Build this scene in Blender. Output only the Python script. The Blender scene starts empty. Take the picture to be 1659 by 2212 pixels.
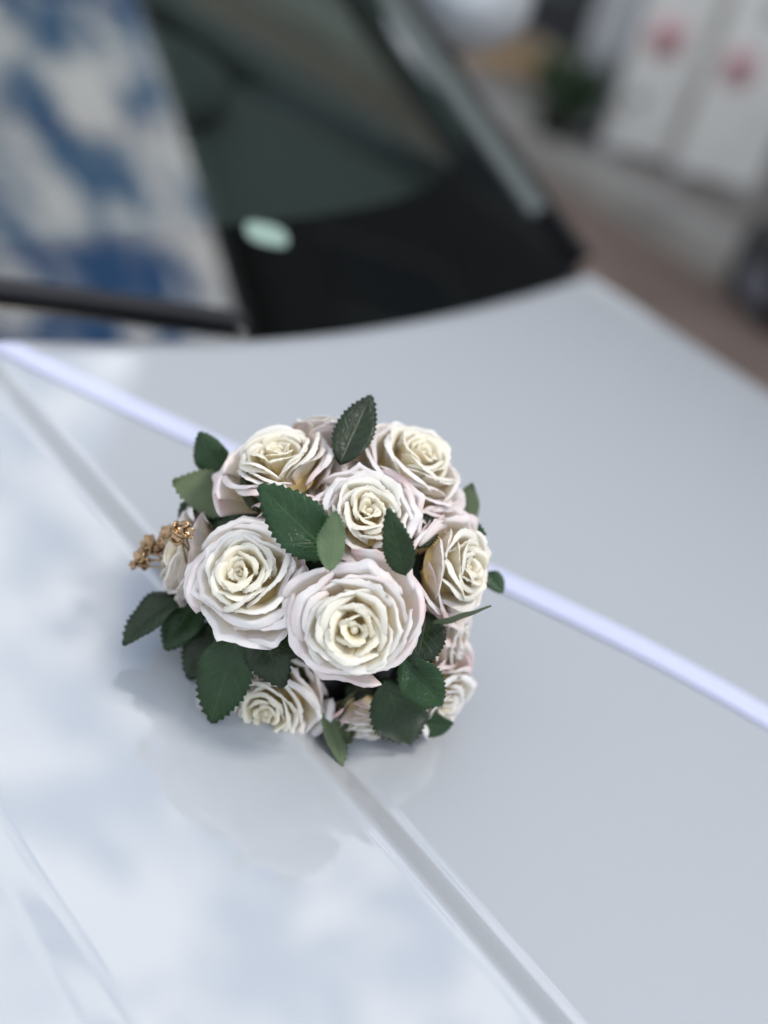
import bpy, bmesh, math, random
import numpy as np
from mathutils import Vector, Matrix, noise

R_ = math.radians
sc = bpy.context.scene
COL = sc.collection

# ------------------------------------------------------------------ camera
YAW, PITCH, ROLL = 0.88552577, 0.61471499, 0.30904668
CAM = Vector((-0.17594, -0.00297, 1.27849))
FPX, PW, PH = 2400.0, 1659.0, 2212.0
fw = Vector((math.sin(YAW)*math.cos(PITCH), math.cos(YAW)*math.cos(PITCH), -math.sin(PITCH)))
rt = fw.cross(Vector((0, 0, 1))).normalized()
up = rt.cross(fw)
cr, sr = math.cos(ROLL), math.sin(ROLL)
CX = rt*cr + up*sr
CY = up*cr - rt*sr
CZ = -fw
cam_d = bpy.data.cameras.new('camera')
cam = bpy.data.objects.new('camera', cam_d)
COL.objects.link(cam)
cam.matrix_world = Matrix(((CX.x, CY.x, CZ.x, CAM.x), (CX.y, CY.y, CZ.y, CAM.y), (CX.z, CY.z, CZ.z, CAM.z), (0, 0, 0, 1)))
cam_d.sensor_fit = 'VERTICAL'
cam_d.sensor_height = 36.0
cam_d.lens = 36.0*FPX/PH
cam_d.clip_start = 0.02
cam_d.clip_end = 2000
cam_d.dof.use_dof = True
cam_d.dof.focus_distance = 0.408
cam_d.dof.aperture_fstop = 2.7
cam_d.dof.aperture_blades = 0
sc.camera = cam

# ------------------------------------------------------------------ sky and sun
SUN_AZ, SUN_EL = R_(-45), R_(60)          # azimuth measured from +x towards +y
world = bpy.data.worlds.new('World')
sc.world = world
world.use_nodes = True
wn, wl = world.node_tree.nodes, world.node_tree.links
wn.clear()
w_out = wn.new('ShaderNodeOutputWorld')
w_bg = wn.new('ShaderNodeBackground')
w_bg.inputs['Strength'].default_value = 0.12
sky = wn.new('ShaderNodeTexSky')
sky.sky_type = 'NISHITA'
sky.sun_disc = False
sky.sun_elevation = SUN_EL
sky.sun_rotation = math.pi/2 - SUN_AZ
sky.dust_density = 0.1
sky.air_density = 1.3
sky.ozone_density = 4.0
tc = wn.new('ShaderNodeTexCoord')
sep = wn.new('ShaderNodeSeparateXYZ')
wl.new(tc.outputs['Generated'], sep.inputs[0])
def wmath(op, a, b=None):
    n = wn.new('ShaderNodeMath'); n.operation = op
    for i, v in enumerate((a, b)):
        if v is None: continue
        if isinstance(v, (int, float)): n.inputs[i].default_value = v
        else: wl.new(v, n.inputs[i])
    return n.outputs[0]
zz = wmath('ADD', wmath('MAXIMUM', sep.outputs['Z'], 0.0), 0.22)
comb = wn.new('ShaderNodeCombineXYZ')
wl.new(wmath('DIVIDE', sep.outputs['X'], zz), comb.inputs[0])
wl.new(wmath('DIVIDE', sep.outputs['Y'], zz), comb.inputs[1])
comb.inputs[2].default_value = 3.7
n1 = wn.new('ShaderNodeTexNoise')
n1.inputs['Scale'].default_value = 11.0
n1.inputs['Detail'].default_value = 7
n1.inputs['Roughness'].default_value = 0.56
n1.inputs['Distortion'].default_value = 0.35
wl.new(comb.outputs[0], n1.inputs['Vector'])
ramp = wn.new('ShaderNodeValToRGB')
ramp.color_ramp.elements[0].position = 0.435
ramp.color_ramp.elements[0].color = (0, 0, 0, 1)
ramp.color_ramp.elements[1].position = 0.575
ramp.color_ramp.elements[1].color = (1, 1, 1, 1)
wl.new(n1.outputs['Fac'], ramp.inputs[0])
mixc = wn.new('ShaderNodeMix'); mixc.data_type = 'RGBA'
wl.new(ramp.outputs[0], mixc.inputs['Factor'])
hsv = wn.new('ShaderNodeHueSaturation'); hsv.inputs['Saturation'].default_value = 1.2
wl.new(sky.outputs[0], hsv.inputs['Color'])
wl.new(hsv.outputs[0], mixc.inputs[6])
mixc.inputs[7].default_value = (13.8, 13.9, 14.0, 1)
wl.new(mixc.outputs[2], w_bg.inputs['Color'])
wl.new(w_bg.outputs[0], w_out.inputs[0])

sun_d = bpy.data.lights.new('sun', 'SUN')
sun_d.energy = 1.5
sun_d.angle = R_(10)
sun_d.color = (1.0, 0.94, 0.85)
sun = bpy.data.objects.new('sun', sun_d)
COL.objects.link(sun)
sdir = Vector((math.cos(SUN_AZ)*math.cos(SUN_EL), math.sin(SUN_AZ)*math.cos(SUN_EL), math.sin(SUN_EL)))
sun.rotation_euler = sdir.to_track_quat('Z', 'Y').to_euler()
sun.location = (0, 0, 12)

sc.view_settings.view_transform = 'Standard'
sc.view_settings.look = 'None'
sc.view_settings.exposure = 0.4
sc.view_settings.gamma = 1.0
sc.view_settings.use_curve_mapping = False
sc.cycles.max_bounces = 10
sc.cycles.transparent_max_bounces = 16
sc.cycles.use_denoising = True

# ------------------------------------------------------------------ helpers
def ray(px, py):
    return (CX*(px-PW/2) + CY*(PH/2-py) - CZ*FPX).normalized()

def link(o):
    COL.objects.link(o); return o

def empty(name, loc, parent=None, mat=None):
    o = link(bpy.data.objects.new(name, None))
    o.empty_display_size = 0.05
    if mat is not None: o.matrix_basis = mat
    else: o.location = loc
    if parent is not None: o.parent = parent
    return o

def tag(o, label, cat, group=None):
    o['label'] = label; o['category'] = cat
    if group: o['group'] = group
    return o

def structure(o):
    o['kind'] = 'structure'; return o

def mesh_obj(name, verts, faces, mats, parent=None, smooth=True, data=None, fmat=None, offset=None):
    me = bpy.data.meshes.new(name)
    if offset is not None:
        verts = [(v[0]-offset[0], v[1]-offset[1], v[2]-offset[2]) for v in verts]
    me.from_pydata([tuple(v) for v in verts], [], faces)
    if smooth: me.polygons.foreach_set('use_smooth', [True]*len(me.polygons))
    if not isinstance(mats, (list, tuple)): mats = [mats]
    for m in mats: me.materials.append(m)
    if fmat: me.polygons.foreach_set('material_index', fmat)
    if data is not None:
        at = me.color_attributes.new('data', 'FLOAT_COLOR', 'POINT')
        at.data.foreach_set('color', np.asarray(data, dtype=np.float32).ravel())
    me.update()
    o = link(bpy.data.objects.new(name, me))
    if parent is not None: o.parent = parent
    return o

def grid_faces(nu, nv, off=0, closed=False):
    f = []
    for j in range(nv-1):
        for i in range(nu-1 if not closed else nu):
            a = off+j*nu+i; b = off+j*nu+(i+1) % nu
            f.append((a, b, b+nu, a+nu))
    return f

class MB:
    """collects shapes for one mesh"""
    def __init__(s): s.v = []; s.f = []
    def add(s, vs, fs):
        o = len(s.v); s.v += [tuple(v) for v in vs]; s.f += [tuple(i+o for i in f) for f in fs]; return s
    def box(s, lo, hi, bev=0.0):
        bm = bmesh.new()
        bmesh.ops.create_cube(bm, size=1)
        lo = Vector(lo); hi = Vector(hi)
        for v in bm.verts:
            v.co = Vector(((lo[k]+hi[k])/2 + v.co[k]*(hi[k]-lo[k]) for k in range(3)))
        if bev > 0:
            bmesh.ops.bevel(bm, geom=bm.edges[:], offset=bev, segments=2, profile=0.6, affect='EDGES')
        bm.verts.index_update()
        s.add([v.co.copy() for v in bm.verts], [[v.index for v in f.verts] for f in bm.faces]); bm.free(); return s
    def tube(s, pts, rad, n=8, cap=True):
        pts = [Vector(p) for p in pts]
        rads = rad if isinstance(rad, (list, tuple)) else [rad]*len(pts)
        vs = []; ref = None
        for i, p in enumerate(pts):
            t = (pts[min(i+1, len(pts)-1)]-pts[max(i-1, 0)]).normalized()
            if ref is None: ref = Vector((0, 0, 1)) if abs(t.z) < .9 else Vector((1, 0, 0))
            a = t.cross(ref).normalized(); b = a.cross(t); ref = b if False else ref
            for k in range(n):
                an = 2*math.pi*k/n
                vs.append(p+(a*math.cos(an)+b*math.sin(an))*rads[i])
        fs = grid_faces(n, len(pts), closed=True)
        if cap:
            fs.append(tuple(range(n-1, -1, -1))); fs.append(tuple(range((len(pts)-1)*n, len(pts)*n)))
        return s.add(vs, fs)
    def lathe(s, prof, n=24, mat=None):
        vs = []
        for r, z in prof:
            for k in range(n):
                an = 2*math.pi*k/n
                p = Vector((r*math.cos(an), r*math.sin(an), z))
                vs.append(mat @ p if mat else p)
        return s.add(vs, grid_faces(n, len(prof), closed=True))
    def ellipsoid(s, c, r, n=16, m=10):
        prof = [(max(1e-5, math.sin(math.pi*j/m)), -math.cos(math.pi*j/m)) for j in range(m+1)]
        M = Matrix.Translation(Vector(c)) @ Matrix.Diagonal((r[0], r[1], r[2], 1))
        return s.lathe(prof, n, M)
    def build(s, name, mat, parent=None, smooth=True, offset=None):
        return mesh_obj(name, s.v, s.f, mat, parent, smooth, offset=offset)

def auto_smooth(o, ang=35):
    me = o.data
    bm = bmesh.new(); bm.from_mesh(me)
    for e in bm.edges:
        if len(e.link_faces) == 2 and e.calc_face_angle(0) > R_(ang): e.smooth = False
    bm.to_mesh(me); bm.free()
    return o

# ------------------------------------------------------------------ materials
def mat(name):
    m = bpy.data.materials.new(name); m.use_nodes = True
    nt = m.node_tree
    return m, nt, nt.nodes, nt.links, nt.nodes['Principled BSDF']

def simple(name, col, rough=0.5, metal=0.0, coat=0.0, noise_amt=0.0, nscale=40, bump=0.0, spec=0.5):
    m, nt, N, L, b = mat(name)
    b.inputs['Base Color'].default_value = (*col, 1)
    b.inputs['Roughness'].default_value = rough
    b.inputs['Metallic'].default_value = metal
    b.inputs['Coat Weight'].default_value = coat
    b.inputs['Specular IOR Level'].default_value = spec
    if noise_amt or bump:
        t = N.new('ShaderNodeTexCoord'); nz = N.new('ShaderNodeTexNoise')
        nz.inputs['Scale'].default_value = nscale; nz.inputs['Detail'].default_value = 6
        L.new(t.outputs['Object'], nz.inputs['Vector'])
        if noise_amt:
            mr = N.new('ShaderNodeMapRange')
            mr.inputs['To Min'].default_value = 1-noise_amt; mr.inputs['To Max'].default_value = 1+noise_amt
            mr.inputs['From Min'].default_value = 0.25; mr.inputs['From Max'].default_value = 0.75
            L.new(nz.outputs['Fac'], mr.inputs['Value'])
            mx = N.new('ShaderNodeMix'); mx.data_type = 'RGBA'; mx.blend_type = 'MULTIPLY'
            mx.inputs['Factor'].default_value = 1
            mx.inputs[6].default_value = (*col, 1)
            L.new(mr.outputs[0], mx.inputs[7]); L.new(mx.outputs[2], b.inputs['Base Color'])
        if bump:
            bp = N.new('ShaderNodeBump'); bp.inputs['Strength'].default_value = bump
            bp.inputs['Distance'].default_value = 0.002
            L.new(nz.outputs['Fac'], bp.inputs['Height']); L.new(bp.outputs[0], b.inputs['Normal'])
    return m

def make_paint():
    m, nt, N, L, b = mat('white_car_paint')
    b.inputs['Roughness'].default_value = 0.45
    b.inputs['Specular IOR Level'].default_value = 0.3
    b.inputs['Coat Weight'].default_value = 1.0
    b.inputs['Coat Roughness'].default_value = 0.015
    b.inputs['Coat IOR'].default_value = 1.75
    t = N.new('ShaderNodeTexCoord')
    vo = N.new('ShaderNodeTexVoronoi'); vo.inputs['Scale'].default_value = 34
    L.new(t.outputs['Object'], vo.inputs['Vector'])
    sp = N.new('ShaderNodeSeparateColor'); L.new(vo.outputs['Color'], sp.inputs[0])
    th = N.new('ShaderNodeMath'); th.operation = 'LESS_THAN'
    m2 = N.new('ShaderNodeMath'); m2.operation = 'MULTIPLY'
    L.new(sp.outputs[0], m2.inputs[0]); m2.inputs[1].default_value = 0.022
    L.new(vo.outputs['Distance'], th.inputs[0]); L.new(m2.outputs[0], th.inputs[1])
    mx = N.new('ShaderNodeMix'); mx.data_type = 'RGBA'
    mx.inputs[6].default_value = (0.41, 0.43, 0.452, 1)
    mx.inputs[7].default_value = (0.25, 0.24, 0.23, 1)
    L.new(th.outputs[0], mx.inputs['Factor'])
    L.new(mx.outputs[2], b.inputs['Base Color'])
    return m
M_PAINT = make_paint()

def make_glass(name, tint, ior, rough=0.0):
    m = bpy.data.materials.new(name); m.use_nodes = True
    N, L = m.node_tree.nodes, m.node_tree.links
    N.clear()
    o = N.new('ShaderNodeOutputMaterial'); mx = N.new('ShaderNodeMixShader')
    f0 = ((ior-1)/(ior+1))**2
    lw = N.new('ShaderNodeLayerWeight'); lw.inputs['Blend'].default_value = 0.5
    pw = N.new('ShaderNodeMath'); pw.operation = 'POWER'; L.new(lw.outputs['Facing'], pw.inputs[0]); pw.inputs[1].default_value = 5.0
    fr = N.new('ShaderNodeMath'); fr.operation = 'MULTIPLY_ADD'; L.new(pw.outputs[0], fr.inputs[0]); fr.inputs[1].default_value = 1-f0; fr.inputs[2].default_value = f0
    tr = N.new('ShaderNodeBsdfTransparent'); tr.inputs[0].default_value = (*tint, 1)
    gl = N.new('ShaderNodeBsdfGlossy'); gl.inputs['Roughness'].default_value = rough
    gl.inputs['Color'].default_value = (1, 1, 1, 1)
    L.new(fr.outputs[0], mx.inputs[0]); L.new(tr.outputs[0], mx.inputs[1]); L.new(gl.outputs[0], mx.inputs[2])
    L.new(mx.outputs[0], o.inputs[0])
    return m
M_GLASS = make_glass('green_tinted_windscreen_glass', (0.64, 0.73, 0.68), 2.35)
M_SIDEGLASS = make_glass('side_window_glass', (0.80, 0.86, 0.82), 1.5)
M_PANE = simple('dark_window_pane', (0.012, 0.014, 0.016), 0.25, spec=0.25)

def make_petal(name, deep=(0.90, 0.68, 0.28), mid=(0.92, 0.82, 0.55), rim=(0.945, 0.925, 0.905), cream=(0.95, 0.91, 0.775), pink=(0.91, 0.63, 0.62)):
    m = bpy.data.materials.new(name); m.use_nodes = True
    N, L = m.node_tree.nodes, m.node_tree.links
    b = N['Principled BSDF']; out = N['Material Output']
    at = N.new('ShaderNodeAttribute'); at.attribute_name = 'data'
    sp = N.new('ShaderNodeSeparateColor'); L.new(at.outputs['Color'], sp.inputs[0])
    top = N.new('ShaderNodeMix'); top.data_type = 'RGBA'
    lm = N.new('ShaderNodeMapRange'); lm.inputs['From Min'].default_value = 0.1; lm.inputs['From Max'].default_value = 0.7
    L.new(sp.outputs[2], lm.inputs['Value']); L.new(lm.outputs[0], top.inputs['Factor'])
    top.inputs[6].default_value = (*cream, 1); top.inputs[7].default_value = (*rim, 1)
    low = N.new('ShaderNodeMix'); low.data_type = 'RGBA'
    l1 = N.new('ShaderNodeMapRange'); l1.inputs['From Min'].default_value = 0.1; l1.inputs['From Max'].default_value = 0.5
    L.new(sp.outputs[0], l1.inputs['Value']); L.new(l1.outputs[0], low.inputs['Factor'])
    low.inputs[6].default_value = (*deep, 1); low.inputs[7].default_value = (*mid, 1)
    rp = N.new('ShaderNodeMix'); rp.data_type = 'RGBA'
    l2 = N.new('ShaderNodeMapRange'); l2.inputs['From Min'].default_value = 0.45; l2.inputs['From Max'].default_value = 0.85
    L.new(sp.outputs[0], l2.inputs['Value']); L.new(l2.outputs[0], rp.inputs['Factor'])
    L.new(low.outputs[2], rp.inputs[6]); L.new(top.outputs[2], rp.inputs[7])
    t = N.new('ShaderNodeTexCoord')
    nz = N.new('ShaderNodeTexNoise'); nz.inputs['Scale'].default_value = 120; nz.inputs['Detail'].default_value = 3
    L.new(t.outputs['Object'], nz.inputs['Vector'])
    mr = N.new('ShaderNodeMapRange'); mr.inputs['From Min'].default_value = 0.30; mr.inputs['From Max'].default_value = 0.60
    L.new(nz.outputs['Fac'], mr.inputs['Value'])
    mu = N.new('ShaderNodeMath'); mu.operation = 'MULTIPLY'
    L.new(sp.outputs[1], mu.inputs[0]); L.new(mr.outputs[0], mu.inputs[1])
    mx = N.new('ShaderNodeMix'); mx.data_type = 'RGBA'
    L.new(mu.outputs[0], mx.inputs['Factor']); L.new(rp.outputs[2], mx.inputs[6]); mx.inputs[7].default_value = (*pink, 1)
    L.new(mx.outputs[2], b.inputs['Base Color'])
    b.inputs['Roughness'].default_value = 0.42
    b.inputs['Specular IOR Level'].default_value = 0.4
    b.inputs['Sheen Weight'].default_value = 0.15
    # fine weave
    wv = N.new('ShaderNodeTexNoise'); wv.inputs['Scale'].default_value = 1500; wv.inputs['Detail'].default_value = 2
    L.new(t.outputs['Object'], wv.inputs['Vector'])
    w2 = N.new('ShaderNodeTexNoise'); w2.inputs['Scale'].default_value = 260; w2.inputs['Detail'].default_value = 3
    L.new(t.outputs['Object'], w2.inputs['Vector'])
    ad = N.new('ShaderNodeMath'); ad.operation = 'MULTIPLY_ADD'
    L.new(w2.outputs['Fac'], ad.inputs[0]); ad.inputs[1].default_value = 1.0; L.new(wv.outputs['Fac'], ad.inputs[2])
    bp = N.new('ShaderNodeBump'); bp.inputs['Strength'].default_value = 0.35; bp.inputs['Distance'].default_value = 0.0003
    L.new(ad.outputs[0], bp.inputs['Height']); L.new(bp.outputs[0], b.inputs['Normal'])
    tl = N.new('ShaderNodeBsdfTranslucent'); L.new(mx.outputs[2], tl.inputs[0])
    ms = N.new('ShaderNodeMixShader'); ms.inputs[0].default_value = 0.40
    L.new(b.outputs[0], ms.inputs[1]); L.new(tl.outputs[0], ms.inputs[2]); L.new(ms.outputs[0], out.inputs[0])
    return m
M_PETAL = make_petal('ivory_silk_petal')

def make_leaf(name, base, vein, rough, veinamt):
    m = bpy.data.materials.new(name); m.use_nodes = True
    N, L = m.node_tree.nodes, m.node_tree.links
    b = N['Principled BSDF']
    at = N.new('ShaderNodeAttribute'); at.attribute_name = 'data'
    sp = N.new('ShaderNodeSeparateColor'); L.new(at.outputs['Color'], sp.inputs[0])
    def mth(op, a, c=None, d=None):
        n = N.new('ShaderNodeMath'); n.operation = op
        for i, v in enumerate((a, c, d)):
            if v is None: continue
            if isinstance(v, (int, float)): n.inputs[i].default_value = v
            else: L.new(v, n.inputs[i])
        return n.outputs[0]
    x = mth('ABSOLUTE', mth('SUBTRACT', sp.outputs[0], 0.5))      # 0 at midrib, .5 edge
    y = sp.outputs[1]
    # side veins rising towards the tip
    ph = mth('FRACT', mth('MULTIPLY', mth('SUBTRACT', y, mth('MULTIPLY', x, 0.55)), 7.0))
    sv = mth('SUBTRACT', 1.0, mth('MINIMUM', mth('MULTIPLY', mth('ABSOLUTE', mth('SUBTRACT', ph, 0.5)), 9.0), 1.0))
    mv = mth('SUBTRACT', 1.0, mth('MINIMUM', mth('MULTIPLY', x, 30.0), 1.0))
    t = N.new('ShaderNodeTexCoord')
    vo = N.new('ShaderNodeTexVoronoi'); vo.feature = 'DISTANCE_TO_EDGE'; vo.inputs['Scale'].default_value = 420
    L.new(t.outputs['Object'], vo.inputs['Vector'])
    nv = mth('MULTIPLY', mth('SUBTRACT', 1.0, mth('MINIMUM', mth('MULTIPLY', vo.outputs['Distance'], 11.0), 1.0)), 0.45)
    vein_f = mth('MINIMUM', mth('MAXIMUM', mth('MAXIMUM', mth('MULTIPLY', sv, 0.75), mv), nv), 1.0)
    nz = N.new('ShaderNodeTexNoise'); nz.inputs['Scale'].default_value = 90; nz.inputs['Detail'].default_value = 4
    L.new(t.outputs['Object'], nz.inputs['Vector'])
    brk = N.new('ShaderNodeMapRange'); brk.inputs['From Min'].default_value = 0.35; brk.inputs['From Max'].default_value = 0.65
    L.new(nz.outputs['Fac'], brk.inputs['Value'])
    vf = mth('MULTIPLY', mth('MULTIPLY', vein_f, veinamt), brk.outputs[0])
    mr = N.new('ShaderNodeMapRange'); mr.inputs['To Min'].default_value = 0.7; mr.inputs['To Max'].default_value = 1.35
    L.new(nz.outputs['Fac'], mr.inputs['Value'])
    oi = N.new('ShaderNodeObjectInfo')
    hs = N.new('ShaderNodeHueSaturation'); hs.inputs['Color'].default_value = (*base, 1)
    L.new(mth('ADD', 0.47, mth('MULTIPLY', oi.outputs['Random'], 0.05)), hs.inputs['Hue'])
    L.new(mth('ADD', 0.6, mth('MULTIPLY', oi.outputs['Random'], 1.0)), hs.inputs['Value'])
    bc = N.new('ShaderNodeMix'); bc.data_type = 'RGBA'; bc.blend_type = 'MULTIPLY'; bc.inputs['Factor'].default_value = 1
    L.new(hs.outputs[0], bc.inputs[6]); L.new(mr.outputs[0], bc.inputs[7])
    mx = N.new('ShaderNodeMix'); mx.data_type = 'RGBA'
    L.new(vf, mx.inputs['Factor']); L.new(bc.outputs[2], mx.inputs[6]); mx.inputs[7].default_value = (*vein, 1)
    L.new(mx.outputs[2], b.inputs['Base Color'])
    b.inputs['Roughness'].default_value = rough
    b.inputs['Specular IOR Level'].default_value = 0.32
    bp = N.new('ShaderNodeBump'); bp.inputs['Strength'].default_value = 0.5; bp.inputs['Distance'].default_value = 0.0003
    hh = mth('SUBTRACT', mth('MULTIPLY', nz.outputs['Fac'], 0.8), vein_f)
    L.new(hh, bp.inputs['Height']); L.new(bp.outputs[0], b.inputs['Normal'])
    return m
M_LEAF = make_leaf('dark_green_leaf_top', (0.0095, 0.028, 0.0075), (0.075, 0.115, 0.045), 0.36, 0.5)
M_LEAFU = make_leaf('pale_green_leaf_underside', (0.085, 0.115, 0.058), (0.12, 0.15, 0.08), 0.65, 0.25)

M_FOAM = simple('dark_green_foam', (0.008, 0.016, 0.009), 0.9)
M_GOLD = simple('antique_gold', (0.34, 0.225, 0.13), 0.2, 1.0, noise_amt=0.3, nscale=500)
M_RIBBON = simple('satin_ribbon', (0.66, 0.69, 0.88), 0.38, noise_amt=0.05, nscale=900, spec=0.5)
M_BLACK = simple('black_plastic', (0.008, 0.008, 0.01), 0.45)
M_RUBBER = simple('black_rubber', (0.012, 0.012, 0.012), 0.75)
M_FRIT = simple('black_ceramic_print', (0.004, 0.004, 0.005), 0.6, spec=0.03)
M_DASH = simple('charcoal_dashboard', (0.042, 0.05, 0.052), 0.8, noise_amt=0.2, nscale=60)
M_SEAT = simple('grey_seat_fabric', (0.13, 0.125, 0.11), 0.85, noise_amt=0.15, nscale=120)
M_PILLAR_REFL = simple('grey_green_pillar_reflection', (0.075, 0.09, 0.086), 0.5, coat=0.15)  # grey-green paints in the reflection along the glass edge on the pillars
M_ASPH = simple('brown_grey_asphalt', (0.135, 0.095, 0.075), 0.85, noise_amt=0.35, nscale=2.2, bump=0.4)
M_PAVE = simple('pale_paving', (0.18, 0.16, 0.14), 0.85, noise_amt=0.2, nscale=5)
M_KERB = simple('kerb_stone', (0.26, 0.245, 0.22), 0.8, noise_amt=0.2, nscale=7)
M_CHROME = simple('steel', (0.55, 0.55, 0.57), 0.25, 1.0)

# ------------------------------------------------------------------ ground, road, kerb, pavement
def sheet(name, x0, x1, y0, y1, z, m):
    o = mesh_obj(name, [(x0, y0, z), (x1, y0, z), (x1, y1, z), (x0, y1, z)], [(0, 1, 2, 3)], m, smooth=False)
    return structure(o)
sheet('ground', -400, 400, -400, 400, -0.02, M_ASPH)
sheet('road', -6, 3.22, -60, 60, 0.0, M_ASPH)
KX = 3.22
for i in range(16):
    b = MB().box((KX, -8+i*1.0+0.004, -0.1), (KX+0.16, -7+i*1.0-0.004, 0.125), 0.012)
    if i == 0:
        kerb_root = structure(empty('kerb', (KX, 0, 0)))
    b.build('kerb_stone', M_KERB, kerb_root, offset=(KX, 0, 0))
pv = MB().box((KX+0.163, -60, -0.1), (5.3, 60, 0.12)).build('pavement', M_PAVE, smooth=False)
structure(pv)

# ------------------------------------------------------------------ car
CARO = (0.0, 1.2, 0.0)
car = tag(empty('car', CARO), 'glossy white car with a wide smooth bonnet and raked windscreen', 'car')
A_, B_, V0, C_, E_ = 0.10742708, 0.08711246, 0.48886789, 0.13326019, 0.7139512
BW = 0.0619

def bulge(u, v):
    d = abs(u) - BW
    w = 0.0052
    # piecewise ramp with small rounded shoulders
    t = (w - d)/(2*w)
    s = 0.05
    def sp_(x): return x if x/s > 30 else (0.0 if x/s < -30 else s*math.log1p(math.exp(x/s)))
    r = sp_(t) - sp_(t-1)
    hgt = 0.0062*(1 - 0.62*max(0, min(1, (v-0.12)/0.3)))
    g = 0.0006*math.exp(-((d+w+0.0028)/0.0020)**2) - 0.0008*math.exp(-((d-w-0.0022)/0.0020)**2)
    return hgt*r + (g*hgt/0.0062 if u > 0 else 0.0)

def hood_z(u, v):
    z = 0.95 - A_*u*u - B_*min(v, 0)**2 - 1.1*min(v+0.33, 0)**2
    ou = max(0.0, abs(u)-BW-0.006)
    z -= 0.062*0.14*(1-math.exp(-ou/0.14))
    return z + bulge(u, v) - 0.0062
_RT = np.array([(0.0, 0.514), (0.04, 0.5125), (0.0802, 0.5065), (0.1099, 0.5005), (0.144, 0.4940), (0.1885, 0.488), (0.2343, 0.4837), (0.2864, 0.4817), (0.34, 0.4850), (0.391, 0.4905), (0.4512, 0.5001), (0.508, 0.5114), (0.5673, 0.5261), (0.6269, 0.5426), (0.701, 0.5666), (0.74, 0.580)])
_RC = np.polyfit(_RT[:, 0], _RT[:, 1], 6)
def rear_v(u): return float(np.polyval(_RC, abs(u)))

us = [-E_ + 0.0175*i for i in range(int((E_-0.08)/0.0175)+1)]
fine = [-0.080 + 0.0005*i for i in range(73)]
midu = [-0.044 + 0.008*i for i in range(12)]
us = sorted(set([round(x, 5) for x in us if x < -0.081] + [round(x, 5) for x in fine] + [round(x, 5) for x in midu]))
us = sorted(set(us + [-x for x in us]))
qs = [i/90 for i in range(91)]
hv = []
SIDE = [(R_(a)) for a in (12, 26, 42, 58, 74, 90)]
nrow = len(us) + 2*(len(SIDE)+1)
for q in qs:
    rowl, rowc, rowr = [], [], []
    for u in us:
        v = -0.62 + q*(rear_v(u)+0.62)
        rowc.append((u, v, hood_z(u, v)))
    for sgn, row in ((-1, rowl), (1, rowr)):
        v = -0.62 + q*(rear_v(E_)+0.62); z0 = hood_z(E_, v); sl = math.atan(2*A_*E_)
        rr = 0.045
        for a in SIDE:
            aa = sl + (math.pi/2-sl)*a/(math.pi/2)
            row.append((sgn*(E_ + rr*(math.sin(aa)-math.sin(sl))), v, z0 - rr*(math.cos(sl)-math.cos(aa))))
        lx, ly, lz = row[-1]
        row.append((lx+sgn*0.004, v, lz-0.05))
    hv += rowl[::-1] + rowc + rowr
# rear lip turned down
last = hv[-nrow:]
hv += [(x, y+0.004, z-0.004) for x, y, z in last]
hv += [(x, y+0.004, z-0.03) for x, y, z in last]
hood = mesh_obj('hood', hv, grid_faces(nrow, len(qs)+2), M_PAINT, car, offset=CARO)

# windscreen
AL = R_(28)
SL = 0.78
def glass_pt(u01, s, dn=0.0):
    """u01 -1..1 across, s metres up the slope"""
    he = 0.715 - 0.15*s
    u = u01*he
    ub = u01*0.715
    y = V0 + 0.008 + C_*ub*ub + 0.05*abs(u01)**5 + s*math.cos(AL) + 0.03*s*u01*u01
    z = 0.936 - A_*ub*ub*0.85 + s*math.sin(AL) + 0.04*s*(1-u01*u01)
    n = Vector((0.25*u01, -math.sin(AL), math.cos(AL))).normalized()
    return Vector((u, y, z)) + n*dn
nu, ns = 49, 26
gv = [glass_pt(-1+2*i/(nu-1), -0.03+SL*j/(ns-1)) for j in range(ns) for i in range(nu)]
ws = mesh_obj('windscreen', gv, grid_faces(nu, ns), M_GLASS, car, offset=CARO)
# black printed border along the lower edge, just under the glass
fv = [glass_pt(-0.985+1.97*i/(nu-1), -0.03+(0.105+0.075*abs(-1+2*i/(nu-1))**5)*j/3, -0.004) for j in range(4) for i in range(nu)]
mesh_obj('black_border', fv, grid_faces(nu, 4), M_FRIT, ws, offset=CARO)
# pillars
for sgn in (-1, 1):
    vs = []
    for j in range(14):
        s = -0.02 + SL*j/13
        a = glass_pt(sgn*0.985, s, 0.001); b2 = glass_pt(sgn*1.0, s, 0.006)
        c = b2 + Vector((sgn*0.028, 0.008, -0.004)); d = c + Vector((sgn*0.018, 0.02, -0.035)); e = d + Vector((-sgn*0.02, 0.03, -0.02)); g = a + Vector((0, 0.02, -0.03))
        vs += [a, b2, c, d, e, g]
    mesh_obj('windscreen_pillar', vs[6:], grid_faces(6, 13, closed=True), M_PILLAR_REFL, car, offset=CARO)
    mesh_obj('pillar_foot', vs[:12], grid_faces(6, 2, closed=True), M_FRIT, car, offset=CARO)
    sv = MB().tube([glass_pt(sgn*1.0, -0.02+SL*j/13, 0.004)+Vector((sgn*0.03, 0.004, -0.002)) for j in range(14)], 0.005, 6)
    sv.build('rubber_seal', M_RUBBER, car, offset=CARO)
# cowl panel below glass
cv = []
for j in range(3):
    for i in range(nu):
        x = -0.70+1.40*i/(nu-1)
        cv.append((x, rear_v(x)+0.010+0.02*j, hood_z(x, 0.4)-0.055-0.01*j))
mesh_obj('cowl_panel', cv, grid_faces(nu, 3), M_BLACK, car, offset=CARO)
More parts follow.
